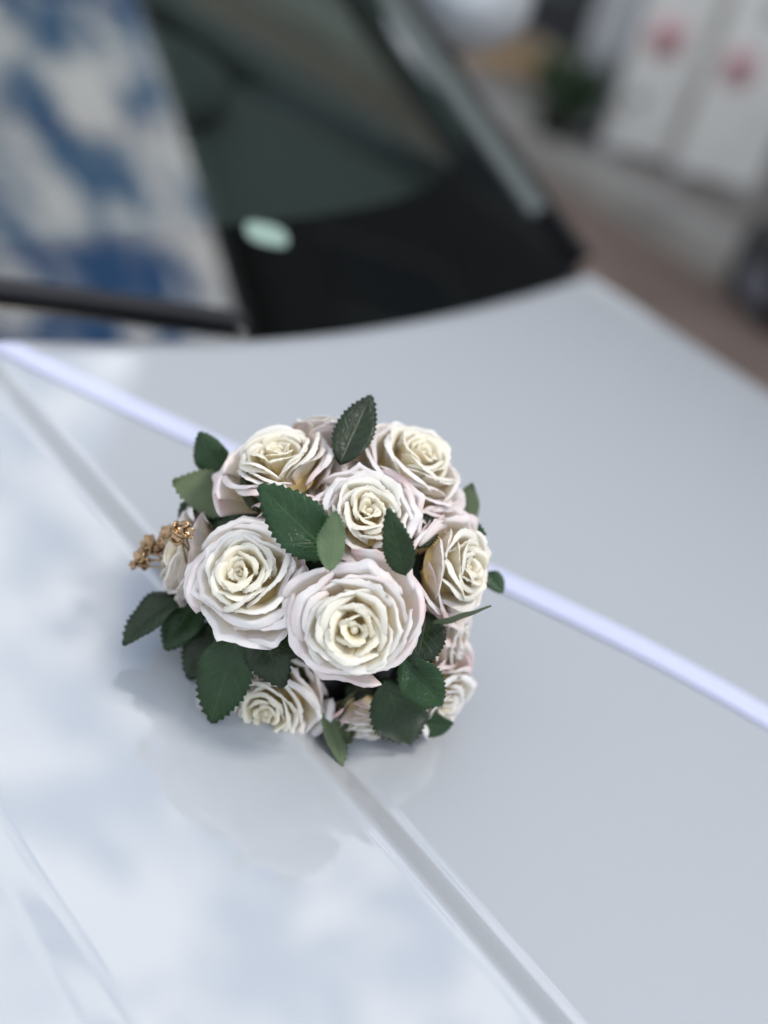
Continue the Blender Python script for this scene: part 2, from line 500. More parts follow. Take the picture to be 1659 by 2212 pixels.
# dashboard: top pad and instrument binnacle
dv = []
prof = [(0.02, -0.045), (0.10, -0.03), (0.25, -0.015), (0.42, -0.01), (0.52, -0.02), (0.56, -0.06), (0.57, -0.16), (0.53, -0.35)]
for (dy, dz) in prof:
    for i in range(25):
        x = -0.68+1.36*i/24
        dv.append((x, rear_v(x)*0.6+V0*0.4+dy, 0.93-A_*x*x*0.6+dz))
dash = mesh_obj('dashboard', dv, grid_faces(25, len(prof)), M_DASH, car, offset=CARO)
bm_ = MB().ellipsoid((0.36, V0+0.47, 0.925), (0.17, 0.12, 0.05), 20, 10)
bm_.build('instrument_hood', M_DASH, dash, offset=CARO)
# steering wheel
sw = empty('steering_wheel', (0.36, V0+0.72-1.2, 0.90), car)
Ms = Matrix.Rotation(R_(-62), 4, 'X')
tor = []
for i in range(33):
    a = 2*math.pi*i/32
    tor.append(Ms @ Vector((0.185*math.cos(a), 0.185*math.sin(a), 0)))
MB().tube(tor, 0.016, 8, cap=False).build('rim', M_BLACK, sw)
MB().lathe([(0.001, 0.03), (0.05, 0.028), (0.065, 0.01), (0.06, -0.02), (0.001, -0.03)], 20, Ms).build('hub', M_BLACK, sw)
for a in (0, 180, 270):
    e1 = Ms @ Vector((0.18*math.cos(R_(a)), 0.18*math.sin(R_(a)), 0))
    MB().tube([(0, 0, 0), e1], 0.014, 6).build('spoke', M_BLACK, sw)
MB().tube([(0.36, V0+0.5, 0.84), (0.36, V0+0.7, 0.895)], 0.03, 10).build('steering_column', M_BLACK, car, offset=CARO)
# seats
for sx in (-0.36, 0.36):
    st = empty('seat', (sx, 0.35, 0.0), car)
    MB().box((-0.25, -0.30, 0.30), (0.25, 0.22, 0.50), 0.05).build('cushion', M_SEAT, st)
    bk = MB().box((-0.24, -0.07, 0.0), (0.24, 0.07, 0.62), 0.05)
    Mb = Matrix.Translation((0, 0.24, 0.44)) @ Matrix.Rotation(R_(-18), 4, 'X')
    bk.v = [tuple(Mb @ Vector(v)) for v in bk.v]; bk.build('backrest', M_SEAT, st)
    hd = MB().box((-0.13, -0.05, 0.66), (0.13, 0.05, 0.86), 0.04); hd.v = [tuple(Mb @ Vector(v)) for v in hd.v]
    hd.build('headrest', M_SEAT, st)
# pale card lying on the dashboard
cp = []
# parking card, rounded, lying on the pad behind the glass
card_c = None
for k in range(32):
    a = 2*math.pi*k/32
    ca, sa = math.cos(a), math.sin(a)
    rx = 0.040*math.copysign(abs(ca)**0.6, ca); ry = 0.030*math.copysign(abs(sa)**0.6, sa)
    cp.append((rx, ry))
CARD = (card_c, cp)

# wiper lying on the glass
def glass_hit(px, py, dn):
    d = ray(px, py); best = None
    # march along the ray until it goes under the glass surface
    t = 0.3
    while t < 2.5:
        p = CAM + d*t
        s = (p.y - (V0+0.008) - C_*p.x*p.x)/math.cos(AL)
        z = 0.936 - A_*p.x*p.x*0.85 + s*math.sin(AL) + 0.03*s
        if p.z <= z and s > -0.05: return p + Vector((0, -math.sin(AL), math.cos(AL)))*dn
        t += 0.0004
    return CAM + d*1.0
wa, wb = glass_hit(-330, 598, 0.006), glass_hit(520, 704, 0.006)
wdir = (wb-wa)
wip = empty('wiper', (0, -1.2, 0), car)
wpts = [wa + wdir*t for t in (0, 0.25, 0.5, 0.75, 1.0)]
bw = MB()
for k in range(5):
    p = wpts[k]; h = 0.0055*(0.75+0.5*math.sin(math.pi*k/4))
    n = Vector((0, -math.sin(AL), math.cos(AL))); tdir = wdir.normalized(); sd = n.cross(tdir)
    bw.v += [tuple(p+sd*0.006+n*0.0), tuple(p+sd*0.006+n*h*0.6), tuple(p-sd*0.004+n*h), tuple(p-sd*0.006+n*0.0)]
bw.f = grid_faces(4, 5, closed=True) + [(3, 2, 1, 0), (16, 17, 18, 19)]
bw.build('wiper_blade', M_BLACK, wip, smooth=False)

# bodywork the camera only meets from the side
def body_panel(name, sgn, y0, y1, ztop, zbot, arch=None, m=M_PAINT):
    vs = []; n = 40; mz = 10
    for j in range(mz):
        for i in range(n):
            y = y0+(y1-y0)*i/(n-1)
            zb = zbot
            if arch and abs(y-arch) < 0.36: zb = max(zbot, 0.31+math.sqrt(max(0, 0.36**2-(y-arch)**2)))
            t = j/(mz-1); z = ztop(y)+(zb-ztop(y))*t
            x = sgn*(0.752+0.07*math.sin(math.pi*min(1, t*0.9+0.02)))
            vs.append((x, y, z))
    return mesh_obj(name, vs, grid_faces(n, mz), m, car, offset=CARO)
for sgn in (-1, 1):
    body_panel('front_fender', sgn, -0.62, 0.60, lambda y: hood_z(E_, min(y, 0.5))-0.0975, 0.22, arch=-0.12)
    body_panel('front_door', sgn, 0.606, 1.75, lambda y: 0.86, 0.22)
    body_panel('rear_quarter', sgn, 1.756, 3.3, lambda y: 0.88, 0.22, arch=2.55)
    for wy in (-0.12, 2.55):
        wh = empty('wheel', (sgn*0.72, wy-1.2, 0.31), car)
        Mw = Matrix.Rotation(R_(90)*sgn, 4, 'Y')
        MB().lathe([(0.20, -0.09), (0.285, -0.095), (0.31, -0.06), (0.31, 0.06), (0.285, 0.095), (0.20, 0.09)], 36, Mw).build('tyre', M_RUBBER, wh)
        MB().lathe([(0.001, 0.05), (0.05, 0.06), (0.18, 0.04), (0.20, 0.085), (0.205, 0.0)], 30, Mw).build('rim', M_CHROME, wh)
    # door window with frame and mirror
    MB().box((min(sgn*0.66, sgn*0.745), 0.62, 0.55), (max(sgn*0.66, sgn*0.745), 1.74, 0.893), 0.015).build('door_trim', M_DASH, car, offset=CARO)
    gl = [(sgn*0.765, 0.80, 0.87), (sgn*0.765, 1.72, 0.90), (sgn*0.62, 1.66, 1.30), (sgn*0.625, 1.30, 1.29)]
    mesh_obj('side_window', gl, [(0, 1, 2, 3)], M_SIDEGLASS, car, smooth=False, offset=CARO)
    MB().tube([(sgn*0.75, 1.735, 0.88), (sgn*0.61, 1.69, 1.31)], 0.03, 8).build('door_pillar', M_BLACK, car, offset=CARO)
    mr = empty('side_mirror', (sgn*0.875, -0.235, 1.02), car)
    MB().ellipsoid((0, 0, 0), (0.085, 0.06, 0.062), 20, 12).build('housing', M_PAINT, mr)
    MB().box((-0.06, 0.052, -0.042), (0.06, 0.064, 0.042), 0.006).build('mirror_glass', M_CHROME, mr)
    MB().tube([(0, 0, -0.04), (-sgn*0.08, 0.0, -0.10)], 0.02, 8).build('stalk', M_BLACK, mr)
rv = []
for j in range(12):
    y = 1.18+1.5*j/11
    for i in range(17):
        x = -0.60+1.2*i/16
        rv.append((x, y, 1.345+0.06*math.sin(math.pi*min(1, (y-1.18)/1.9+0.1))-0.09*(x/0.6)**2*0.7))
rf = mesh_obj('roof', rv, grid_faces(17, 12), M_PAINT, car, offset=CARO)
sm = rf.modifiers.new('thickness', 'SOLIDIFY'); sm.thickness = 0.02
tv = []
for j, (y, z, w) in enumerate([(2.66, 1.36, 0.58), (2.95, 1.2, 0.64), (3.22, 0.95, 0.72), (3.32, 0.85, 0.74), (3.36, 0.5, 0.74), (3.3, 0.25, 0.72)]):
    for i in range(13):
        x = -w+2*w*i/12; tv.append((x, y-0.06*(x/w)**2, z))
mesh_obj('tailgate', tv, grid_faces(13, 6), M_PAINT, car, offset=CARO)
bvv = []
for j, (dy, z) in enumerate([(0.0, 0.80), (-0.06, 0.74), (-0.09, 0.6), (-0.1, 0.4), (-0.05, 0.22)]):
    for i in range(25):
        x = -0.76+1.52*i/24
        bvv.append((x, -0.60+dy+0.22*(x/0.76)**4, z))
bp_ = mesh_obj('front_bumper', bvv, grid_faces(25, 5), M_PAINT, car, offset=CARO)
MB().box((-0.32, -0.715, 0.42), (0.32, -0.69, 0.6), 0.01).build('grille', M_BLACK, bp_, offset=CARO)
MB().box((-0.74, 0.3, 0.2), (0.74, 3.2, 0.26)).build('floor_pan', M_BLACK, car, smooth=False, offset=CARO)

# round-cornered pale sticker on the inside of the glass
svs = []
for dn_ in (-0.003, -0.0036):
    for k in range(32):
        an = 2*math.pi*k/32; ca, sa = math.cos(an), math.sin(an)
        svs.append(glass_hit(580+46*math.copysign(abs(ca)**0.75, ca), 500-22*math.copysign(abs(sa)**0.75, sa)+14*ca, dn_))
sfs = [tuple(range(32)), tuple(range(63, 31, -1))] + [(k, 32+k, 32+(k+1) % 32, (k+1) % 32) for k in range(32)]
M_CARD = simple('pale_cyan_paper', (0.84, 0.88, 0.88), 0.5)
mesh_obj('sticker', svs, sfs, M_CARD, ws, smooth=False, offset=CARO)['label'] = 'pale cyan sticker inside the lower windscreen'

# ------------------------------------------------------------------ ribbon across the hood
rp_ctrl = [(0.064, 0.540), (0.082, 0.494), (0.145, 0.381), (0.187, 0.303), (0.223, 0.241), (0.282, 0.122), (0.334, -0.05), (0.37, -0.30), (0.41, -0.50)]
def catmull(P, n):
    out = []
    for i in range(len(P)-1):
        p0 = P[max(0, i-1)]; p1 = P[i]; p2 = P[i+1]; p3 = P[min(len(P)-1, i+2)]
        for k in range(n):
            t = k/n
            out.append(tuple(0.5*((2*p1[a])+(-p0[a]+p2[a])*t+(2*p0[a]-5*p1[a]+4*p2[a]-p3[a])*t*t+(-p0[a]+3*p1[a]-3*p2[a]+p3[a])*t**3) for a in range(len(p1))))
    out.append(P[-1]); return out
rc = catmull(rp_ctrl, 14)
rvv = []
for i, (x, y) in enumerate(rc):
    a = rc[max(0, i-1)]; b = rc[min(len(rc)-1, i+1)]
    t = Vector((b[0]-a[0], b[1]-a[1], 0)).normalized(); sd = Vector((-t.y, t.x, 0))
    for k in range(7):
        w = (-1+k/3)*0.0080
        q = Vector((x, y, 0))+sd*w
        over = max(0, q.y-(rear_v(q.x)-0.004))
        z = max(hood_z(q.x, min(q.y, rear_v(q.x))), hood_z(x, min(y, rear_v(x)))-0.0006)+0.0012+0.0002*math.sin(k*0.9+i*0.23) - over*0.9
        rvv.append((q.x, q.y, z))
rn = M_RIBBON.node_tree; rtp = rn.nodes.new('ShaderNodeBsdfTransparent'); rmx = rn.nodes.new('ShaderNodeMixShader'); rmx.inputs[0].default_value = 0.25
rn.links.new(rn.nodes['Principled BSDF'].outputs[0], rmx.inputs[1]); rn.links.new(rtp.outputs[0], rmx.inputs[2]); rn.links.new(rmx.outputs[0], rn.nodes['Material Output'].inputs[0])
rib = mesh_obj('ribbon', rvv, grid_faces(7, len(rc)), M_RIBBON, smooth=False)
rm = rib.modifiers.new('thickness', 'SOLIDIFY'); rm.thickness = 0.0004
tag(rib, 'narrow white lilac satin ribbon stretched diagonally over the car bonnet', 'ribbon')

# ------------------------------------------------------------------ bouquet
BC = Vector((0.098, 0.232, 0.990))
BASE = Vector((BC.x, BC.y, hood_z(BC.x, BC.y)+0.0008))
bq = tag(empty('rose_bouquet', BASE), 'round bouquet of artificial ivory roses with dark green leaves on the bonnet', 'bouquet')

def P(px, py, r, dd=0.0):
    """point on a sphere of radius r round the bouquet centre seen at this pixel; beside it, the closest point"""
    d = ray(px, py); oc = CAM-BC
    b = d.dot(oc); c = oc.dot(oc)-r*r
    disc = b*b-c
    t = -b - (math.sqrt(disc) if disc > 0 else 0)
    p = CAM + d*(t+dd)
    hz = hood_z(p.x, p.y)+0.004
    if p.z < hz:
        t2 = (hz-CAM.z)/d.z; p = CAM+d*t2
    return p

def camdir(x, y, z): return (CX*x+CY*y+CZ*z).normalized()

# rings of the foam core and its base
core = MB().ellipsoid(BC-BASE-Vector((0, 0, 0.004)), (0.040, 0.040, 0.034), 24, 14)
core.build('foam_core', M_FOAM, bq)
MB().lathe([(0.001, 0.003), (0.033, 0.002), (0.036, 0.004), (0.030, 0.010), (0.026, 0.022), (0.001, 0.022)], 28).build('base', M_BLACK, bq)

def petal_mesh(rng, rho, zr, zb, th0, half, lip, curl, pinkamt, tt0, tipamt, layer, ns=26, nt=14, flare=0.0, tuck=0.10, R=1.0):
    vs = []; data = []
    p1, p2, p3 = rng.uniform(0, 6.28), rng.uniform(0, 6.28), rng.uniform(0, 6.28)
    wob = 0.03+0.03*rng.random()
    flat = rng.uniform(0.15, 0.5)*(1-math.cos(min(half, 1.2)))
    skew = rng.uniform(-0.5, 0.5)
    hz1, hz2 = rng.uniform(-0.05, 0.05), rng.uniform(0.0, 0.07)
    nw = 8
    for j in range(nt):
        for i in range(ns):
            s = -1+2*i/(ns-1)
            phi = s*half
            edge = abs(s)**5
            rr = rho*(1+tuck*s)*(1 - flat*(1-(s+0.3*skew)**2)*0.8 + wob*math.sin(2.3*phi+p1) + 0.018*math.sin(6*phi+p2))
            tip = max(0, 1-abs(s-0.5*skew)/0.28)
            rr *= 1 + tipamt*(tip**1.6)
            zrim = zr + R*(hz1*s + 0.035*math.sin(1.9*phi+p3) - 0.10*edge - hz2*s*s + tipamt*0.4*tip)
            lp = lip*(1-0.6*edge)*(0.85+0.30*math.sin(2.4*phi+p2))
            if j < nw:
                t = j/(nw-1)
                r = rr*(0.34+0.66*t**0.8) + flare*t*t
                z = zb+(zrim-zb)*t**0.95
                tc_ = t*0.72
            else:
                k = (j-nw+1)/(nt-nw)
                a0 = R_(70) - flare/rho*0.5
                cu = curl*(0.85+0.25*math.sin(3.1*phi+p1))
                a = a0 - cu*k
                r = rr + flare + (lp/cu)*(math.sin(a0)-math.sin(a)) if False else rr + flare + lp*_arc(a0, cu, k)[0]
                z = zrim + lp*_arc(a0, cu, k)[1]
                tc_ = 0.72+0.28*k
                if k == 1:
                    r += rng.gauss(0, 0.007)*R; z += rng.gauss(0, 0.005)*R
            wid = 0.55+0.45*min(1, (j/(nw-1))) if j < nw else 1.0
            ang = th0+phi*wid
            vs.append((r*math.cos(ang), r*math.sin(ang), z))
            pk = pinkamt*(0.2+0.8*max(0, tc_-0.3)/0.7)*(0.45+0.55*abs(s))
            data.append((min(1, tt0+(1-tt0)*tc_), pk, layer, 1))
    return vs, grid_faces(ns, nt), data

def _arc(a0, cu, k):
    """unit-length arc leaving at angle a0 above the horizontal and bending down by cu in all"""
    n = 6; x = z = 0.0
    for q in range(n):
        a = a0 - cu*min(1.0, k*(q+0.5)/n*2.2)
        x += math.cos(a)*k/n; z += math.sin(a)*k/n
    return x, z

def build_rose(seed, name_idx, pos, nrm, R, spin, pink=0.5, npet=36, openness=1.0, bead=False, white=0.0, depth=1.0):
    rng = random.Random(seed)
    z = nrm.normalized()
    x = (CX - z*CX.dot(z)).normalized(); y = z.cross(x)
    Mr = Matrix(((x.x, y.x, z.x, pos.x-BASE.x), (x.y, y.y, z.y, pos.y-BASE.y), (x.z, y.z, z.z, pos.z-BASE.z), (0, 0, 0, 1)))
    ro = empty('rose', None, bq, Mr)
    ga = rng.uniform(2.15, 2.65); ex = rng.uniform(0.68, 0.88); sqz = rng.uniform(0.0, 0.05); sqa = rng.uniform(0, 3.14)
    for i in range(npet):
        f = (i+0.5)/npet
        rho = R*(0.05 + 0.86*f**ex)
        zr = R*depth*(0.06 - 0.06*math.exp(-f*7) - 0.56*f**2.2)
        zb = R*depth*(-0.30 - 0.60*f)
        half = 2.0 if i < 2 else (1.15 - 0.38*f)
        lip = R*(0.078+0.066*f)*openness*rng.uniform(0.7, 1.35)
        curl = R_(72+32*f+rng.uniform(-15, 18))
        pk = pink*max(0, (f-0.5)/0.5)**0.7*rng.uniform(0.4, 1.6) if f > 0.5 else 0.03*rng.random()
        tip = 0.13*f*rng.uniform(0.0, 1.3)
        fl = R*0.06*max(0, f-0.7)/0.3*rng.uniform(0, 1.2)
        tt0 = 0.05+0.30*f
        vs, fs, da = petal_mesh(rng, rho*rng.uniform(0.96, 1.04), zr+R*rng.uniform(-0.035, 0.035), zb, spin+ga*i+rng.uniform(-.3, .3), half*rng.uniform(0.85, 1.15), lip, curl, pk, tt0, tip, max(f, white), flare=fl, tuck=(rng.uniform(0.06, 0.15)+0.12*math.exp(-f*3.5))*(1 if rng.random() < 0.62 else -1), R=R)
        vs = [(vx*(1-sqz*math.cos(2*(math.atan2(vy, vx)-sqa))), vy*(1-sqz*math.cos(2*(math.atan2(vy, vx)-sqa))), vz) for vx, vy, vz in vs]
        o = mesh_obj('petal', vs, fs, M_PETAL, ro, data=da)
        m = o.modifiers.new('thickness', 'SOLIDIFY'); m.thickness = 0.00018; m.offset = 0
    MB().lathe([(0.001, -1.02*R*depth), (0.30*R, -1.0*R*depth), (0.36*R, -0.85*R*depth), (0.28*R, -0.7*R*depth), (0.001, -0.68*R*depth)], 14).build('calyx', M_FOAM, ro)
    kv = []
    for j in range(7):
        t = j/6
        for i in range(24):
            a = 2*math.pi*i/24
            kv.append((R*0.46*(0.02+0.98*t)*math.cos(a), R*0.46*(0.02+0.98*t)*math.sin(a), R*depth*(-0.25-0.22*t*t)))
    mesh_obj('gap_bowl', kv, grid_faces(24, 7, closed=True), M_PETAL, ro, data=[(0.16, 0, 0, 1)]*len(kv))  # added gold bowl that lightens the dark gaps between petals
    bv = []
    for j in range(9):
        t = j/8
        for i in range(16):
            a = 2*math.pi*i/16
            rr = R*0.105*(1-0.86*t**1.6)*(1+0.16*math.cos(2*a+3.2*t+spin))
            bv.append((rr*math.cos(a), rr*math.sin(a), R*(-0.42+0.42*math.sin(t*1.5708))))
    mesh_obj('bud', bv, grid_faces(16, 9, closed=True)+[tuple(range(128, 144))], M_PETAL, ro, data=[(0.55+0.03*(k//16), 0, 0, 1) for k in range(144)])
    if bead:
        MB().ellipsoid((0, 0, 0.07*R), (0.05*R, 0.05*R, 0.07*R), 12, 8).build('bead', M_BEAD, ro)
    return ro
mb_, nt_, N_, L_, b_ = mat('clear_glass_bead')
M_BEAD = mb_
b_.inputs['Transmission Weight'].default_value = 1.0; b_.inputs['Roughness'].default_value = 0.03; b_.inputs['Base Color'].default_value = (0.95, 0.95, 0.88, 1)

# px, py, radius px, sphere radius, facing in camera axes, seed, pink
ROSES = [
    (765, 1362, 161, 0.072, (0.02, -0.12, 1.0), 11, 0.55, {}),
    (518, 1236, 154, 0.068, (-0.24, 0.32, 0.92), 6, 0.5, dict(bead=True)),
    (798, 1100, 135, 0.060, (0.10, 0.38, 0.92), 23, 0.55, {}),
    (598, 970, 150, 0.064, (-0.12, 0.78, 0.56), 31, 0.75, dict(depth=1.2)),
    (918, 975, 146, 0.062, (0.48, 0.64, 0.54), 47, 0.75, dict(depth=1.2)),
    (1018, 1226, 142, 0.062, (0.74, 0.06, 0.64), 59, 0.8, dict(depth=1.2, white=0.3)),
    (574, 1545, 142, 0.058, (-0.15, -0.32, 0.93), 61, 0.5, {}),
    (962, 1527, 138, 0.050, (0.62, -0.50, 0.55), 73, 1.3, dict(white=0.7)),
    (1000, 1378, 105, 0.050, (0.90, -0.15, 0.25), 83, 1.3, dict(white=0.7)),
    (694, 912, 115, 0.056, (-0.05, 0.95, -0.10), 97, 1.2, dict(white=0.6)),
    (366, 1185, 125, 0.056, (-0.90, 0.25, 0.15), 103, 0.5, {}),
    (790, 1585, 90, 0.045, (0.0, -0.85, 0.25), 107, 1.2, dict(white=0.7)),
    (770, 1040, 100, 0.045, (0.10, 0.7, 0.6), 109, 0.8, {}),
]
for i, (px, py, rp, sr_, n, sd, pk, kw) in enumerate(ROSES):
    p = P(px, py, sr_)
    dist = (p-CAM).dot(-CZ)
    build_rose(sd, i, p, camdir(*n), rp*dist/FPX, sd*0.7, pk, **kw)

# ---- leaves
def leaf(bpx, tpx, rb, rt_, wpx, roll=0, fold=0.25, curl=0.12, flip=False, seed=0, db=0.0, dt=0.0, pale=False):
    rng = random.Random(seed+int(bpx[0]*7+tpx[1]))
    a = P(*bpx, rb, db); b = P(*tpx, rt_, dt)
    d = b-a; Ln = d.length; yv = d.normalized()
    mid = (a+b)/2
    nrm = ((mid-BC).normalized()*0.45 + (CAM-mid).normalized()*0.75)
    nrm = (nrm-yv*nrm.dot(yv)).normalized()
    nrm = Matrix.Rotation(R_(roll), 3, yv) @ nrm
    if flip: nrm = -nrm
    xv = yv.cross(nrm).normalized()
    dist = (mid-CAM).dot(-CZ)
    W = wpx*0.52*dist/FPX
    teeth = 15; nr = teeth*2+1; nc = 9
    vs = []; da = []
    wavep = rng.uniform(0, 6.28); fold = fold*rng.uniform(1.1, 1.9); curl = curl*rng.uniform(0.6, 1.9); twist = rng.uniform(-0.35, 0.35); tj = [rng.uniform(0.6, 1.4) for _ in range(80)]
    for j in range(nr):
        y = j/(nr-1)
        prof_ = (math.sin(math.pi*min(1, y**0.86)))**0.72 if 0 < y < 1 else 0.0
        prof_ *= (1.06-0.12*y)
        if y > 0.9: prof_ *= 1.0
        for i in range(nc):
            s = -1+2*i/(nc-1)
            w = W*prof_
            if abs(s) > 0.99 and 0 < j < nr-1:
                w = w*1.0 + (W*0.07*tj[j+(40 if s > 0 else 0)] if j % 2 else -W*0.035)*(1 if prof_ > 0.25 else 0.4)
            yy = y + (0.012 if (abs(s) > .99 and j % 2) else 0)
            X = s*w*math.cos(fold*0.8)
            Z = abs(s)*w*fold*1.0 - curl*Ln*(y**2)*0.9 - 0.10*W*s*s*2 + 0.05*W*math.sin(9*y+wavep)*s*s
            Z += curl*Ln*0.35*y + twist*s*w*(y-0.4) + 0.05*W*math.sin(14*y+wavep*2)*abs(s)
            p = a + yv*(yy*Ln) + xv*X + nrm*(Z*(1 if not flip else 1))
            vs.append(p-BASE); da.append((0.5+0.5*s, y, 0, 1))
    o = mesh_obj('leaf', vs, grid_faces(nc, nr), [M_LEAFU if pale else M_LEAF, M_LEAFU], bq, data=da)
    # make sure faces look along nrm
    pol = o.data.polygons[len(o.data.polygons)//2]
    if pol.normal.dot(nrm) < 0: o.data.flip_normals()
    m = o.modifiers.new('thickness', 'SOLIDIFY'); m.thickness = 0.00028; m.offset = -1
    m.material_offset = 1; m.material_offset_rim = 1
    return o

LEAVES = [
    # base px, tip px, r base, r tip, width px, options
    ((722, 1205), (560, 1048), 0.060, 0.078, 122, dict(fold=0.30, curl=0.10)),                 # big leaf between the roses
    ((712, 1232), (722, 1098), 0.068, 0.078, 62, dict(fold=0.2, flip=True, roll=15)),           # pale underside
    ((876, 1245), (842, 1112), 0.066, 0.084, 66, dict(fold=0.25, roll=-10)),
    ((735, 1000), (802, 855), 0.056, 0.074, 84, dict(fold=0.2, curl=-0.05)),
    ((480, 1030), (428, 936), 0.052, 0.066, 74, dict(fold=0.2)),
    ((535, 1080), (374, 1050), 0.050, 0.066, 110, dict(fold=0.15, flip=True, roll=20)),
    ((530, 1150), (430, 1062), 0.048, 0.066, 80, dict(fold=0.2)),
    ((450, 1170), (388, 1090), 0.050, 0.066, 70, dict(fold=0.2)),
    ((400, 1275), (256, 1378), 0.042, 0.060, 95, dict(fold=0.25, roll=35)),
    ((430, 1290), (352, 1400), 0.045, 0.060, 92, dict(fold=0.2)),
    ((480, 1340), (404, 1464), 0.050, 0.064, 100, dict(fold=0.2)),
    ((520, 1365), (448, 1566), 0.056, 0.076, 122, dict(fold=0.28, curl=0.14)),
    ((560, 1340), (602, 1480), 0.052, 0.068, 108, dict(fold=0.2)),
    ((700, 1500), (746, 1652), 0.052, 0.066, 60, dict(fold=0.2, pale=True, roll=-50)),
    ((785, 1490), (738, 1604), 0.050, 0.062, 78, dict(fold=0.25, flip=True, roll=-30)),
    ((832, 1470), (892, 1624), 0.058, 0.078, 122, dict(fold=0.3, curl=0.12)),
    ((868, 1425), (958, 1528), 0.058, 0.074, 98, dict(fold=0.32)),
    ((925, 1320), (900, 1442), 0.052, 0.064, 96, dict(fold=0.2, roll=20)),
    ((945, 1350), (986, 1430), 0.046, 0.058, 50, dict(fold=0.2, roll=20)),
    ((935, 1348), (1064, 1320), 0.060, 0.074, 40, dict(fold=0.1, roll=62, pale=True)),
    ((900, 1560), (978, 1570), 0.044, 0.056, 60, dict(fold=0.2)),
    ((1005, 1140), (1014, 1042), 0.046, 0.060, 62, dict(fold=0.2, flip=True)),
    ((950, 1110), (1046, 1146), 0.046, 0.062, 46, dict(fold=0.2)),
    ((1050, 1235), (1088, 1280), 0.046, 0.056, 44, dict(fold=0.2)),
    ((560, 1110), (520, 1018), 0.054, 0.062, 40, dict(fold=0.3, flip=True, roll=45)),
    # darker leaves packed between the flowers
    ((690, 1180), (640, 1110), 0.046, 0.054, 100, {}),
    ((700, 1240), (690, 1330), 0.044, 0.050, 100, {}),
    ((880, 1180), (930, 1100), 0.044, 0.052, 90, {}),
    ((640, 1400), (650, 1500), 0.044, 0.052, 110, {}),
    ((450, 1350), (470, 1440), 0.040, 0.050, 110, {}),
    ((800, 1460), (800, 1540), 0.044, 0.052, 110, {}),
    ((420, 1180), (370, 1240), 0.046, 0.056, 80, {}),
    ((560, 1080), (500, 1130), 0.040, 0.050, 100, {}),
]
for k, (b0, t0, rb, rt_, w, kw) in enumerate(LEAVES):
    leaf(b0, t0, rb, rt_, w, seed=k, **kw)

# ---- gold blossom spray
spray = empty('gold_spray', (0, 0, 0), bq)
CUPS = [(392, 1146, 17, 0.3, 0.6), (362, 1150, 13, -0.3, 0.6), (384, 1163, 13, -0.2, 0.1), (322, 1172, 14, -0.5, 0.5), (340, 1186, 13, 0.0, 0.3),
        (318, 1188, 12, -0.6, 0.1), (304, 1203, 14, -0.7, 0.3), (312, 1216, 12, -0.4, -0.2), (352, 1172, 12, -0.2, 0.5), (288, 1221, 8, -0.8, -0.2), (404, 1150, 12, 0.7, 0.3)]
root = P(430, 1232, 0.050)
for k, (px, py, rp, ox, oy) in enumerate(CUPS):
    p = P(px, py, 0.074)
    r = 1.3*rp*(p-CAM).dot(-CZ)/FPX
    z = camdir(ox, oy, 0.75); x = (CX-z*CX.dot(z)).normalized(); y = z.cross(x)
    Mc = Matrix(((x.x, y.x, z.x, p.x-BASE.x), (x.y, y.y, z.y, p.y-BASE.y), (x.z, y.z, z.z, p.z-BASE.z), (0, 0, 0, 1)))
    n = 20; vs = []
    prof = [(0.05, -0.55), (0.45, -0.5), (0.8, -0.25), (1.0, 0.15), (0.95, 0.4), (0.8, 0.38), (0.55, 0.05), (0.25, -0.12), (0.02, -0.05)]
    for pr, pz_ in prof:
        for q in range(n):
            a = 2*math.pi*q/n
            lob = 1+0.10*math.cos(5*a+k)*(pr > 0.4)
            vs.append(Mc @ Vector((r*pr*lob*math.cos(a), r*pr*lob*math.sin(a), r*(pz_+0.12*math.cos(5*a+k)*(pr > .6)))))
    bl = mesh_obj('gold_blossom', vs, grid_faces(n, len(prof), closed=True), M_GOLD, spray)
    q0 = p-z*r*0.5; rr = root + Vector((0, 0, 0.001))*((k % 5)-2)*1.5 + CX*0.0015*((k % 3)-1)
    mid = (q0*0.5+rr*0.5) + CY*(0.002*((k % 4)-1.5)) + CZ*0.002
    st = catmull([tuple(q0-BASE), tuple(mid-BASE), tuple(rr-BASE)], 5)
    MB().tube(st, 0.00042, 6).build('wire_stem', M_GOLD, spray)

# ------------------------------------------------------------------ things on the far pavement
def at_z(px, py, z):
    d = ray(px, py); return CAM + d*((z-CAM.z)/d.z)
M_BOARD = simple('off_white_board', (0.64, 0.62, 0.575), 0.5, noise_amt=0.08, nscale=6)
M_BOARDG = simple('grey_board_edge', (0.30, 0.30, 0.31), 0.6)
M_RED = simple('red_print', (0.45, 0.03, 0.06), 0.5)
M_PINK = simple('pink_print', (0.62, 0.40, 0.40), 0.5)
M_GREYP = simple('grey_print', (0.28, 0.28, 0.30), 0.5)
def board(px, py, w, h, lean, yaw, label, marks, side=0.0):
    p = at_z(px, py, 0.12)
    r = tag(empty('notice_board', p), label, 'sign', 'white notice boards on the far pavement')
    r.rotation_euler = (R_(lean), 0, R_(yaw))
    MB().box((0, 0, 0.03), (w, 0.03, h), 0.006).build('panel', M_BOARD, r)
    for x in (0.02, w-0.06):
        MB().box((x, -0.02, 0.0), (x+0.04, 0.20, 0.032), 0.005).build('foot', M_BOARDG, r)
    for (mx_, mz_, rad, mt, nm) in marks:
        MB().lathe([(0.0005, -0.004), (rad, -0.004), (rad, -0.001)], 24, Matrix.Translation((mx_, 0, mz_)) @ Matrix.Rotation(R_(90), 4, 'X') @ Matrix.Scale(-1, 4, (0, 0, 1))).build(nm, mt, r)
    return r
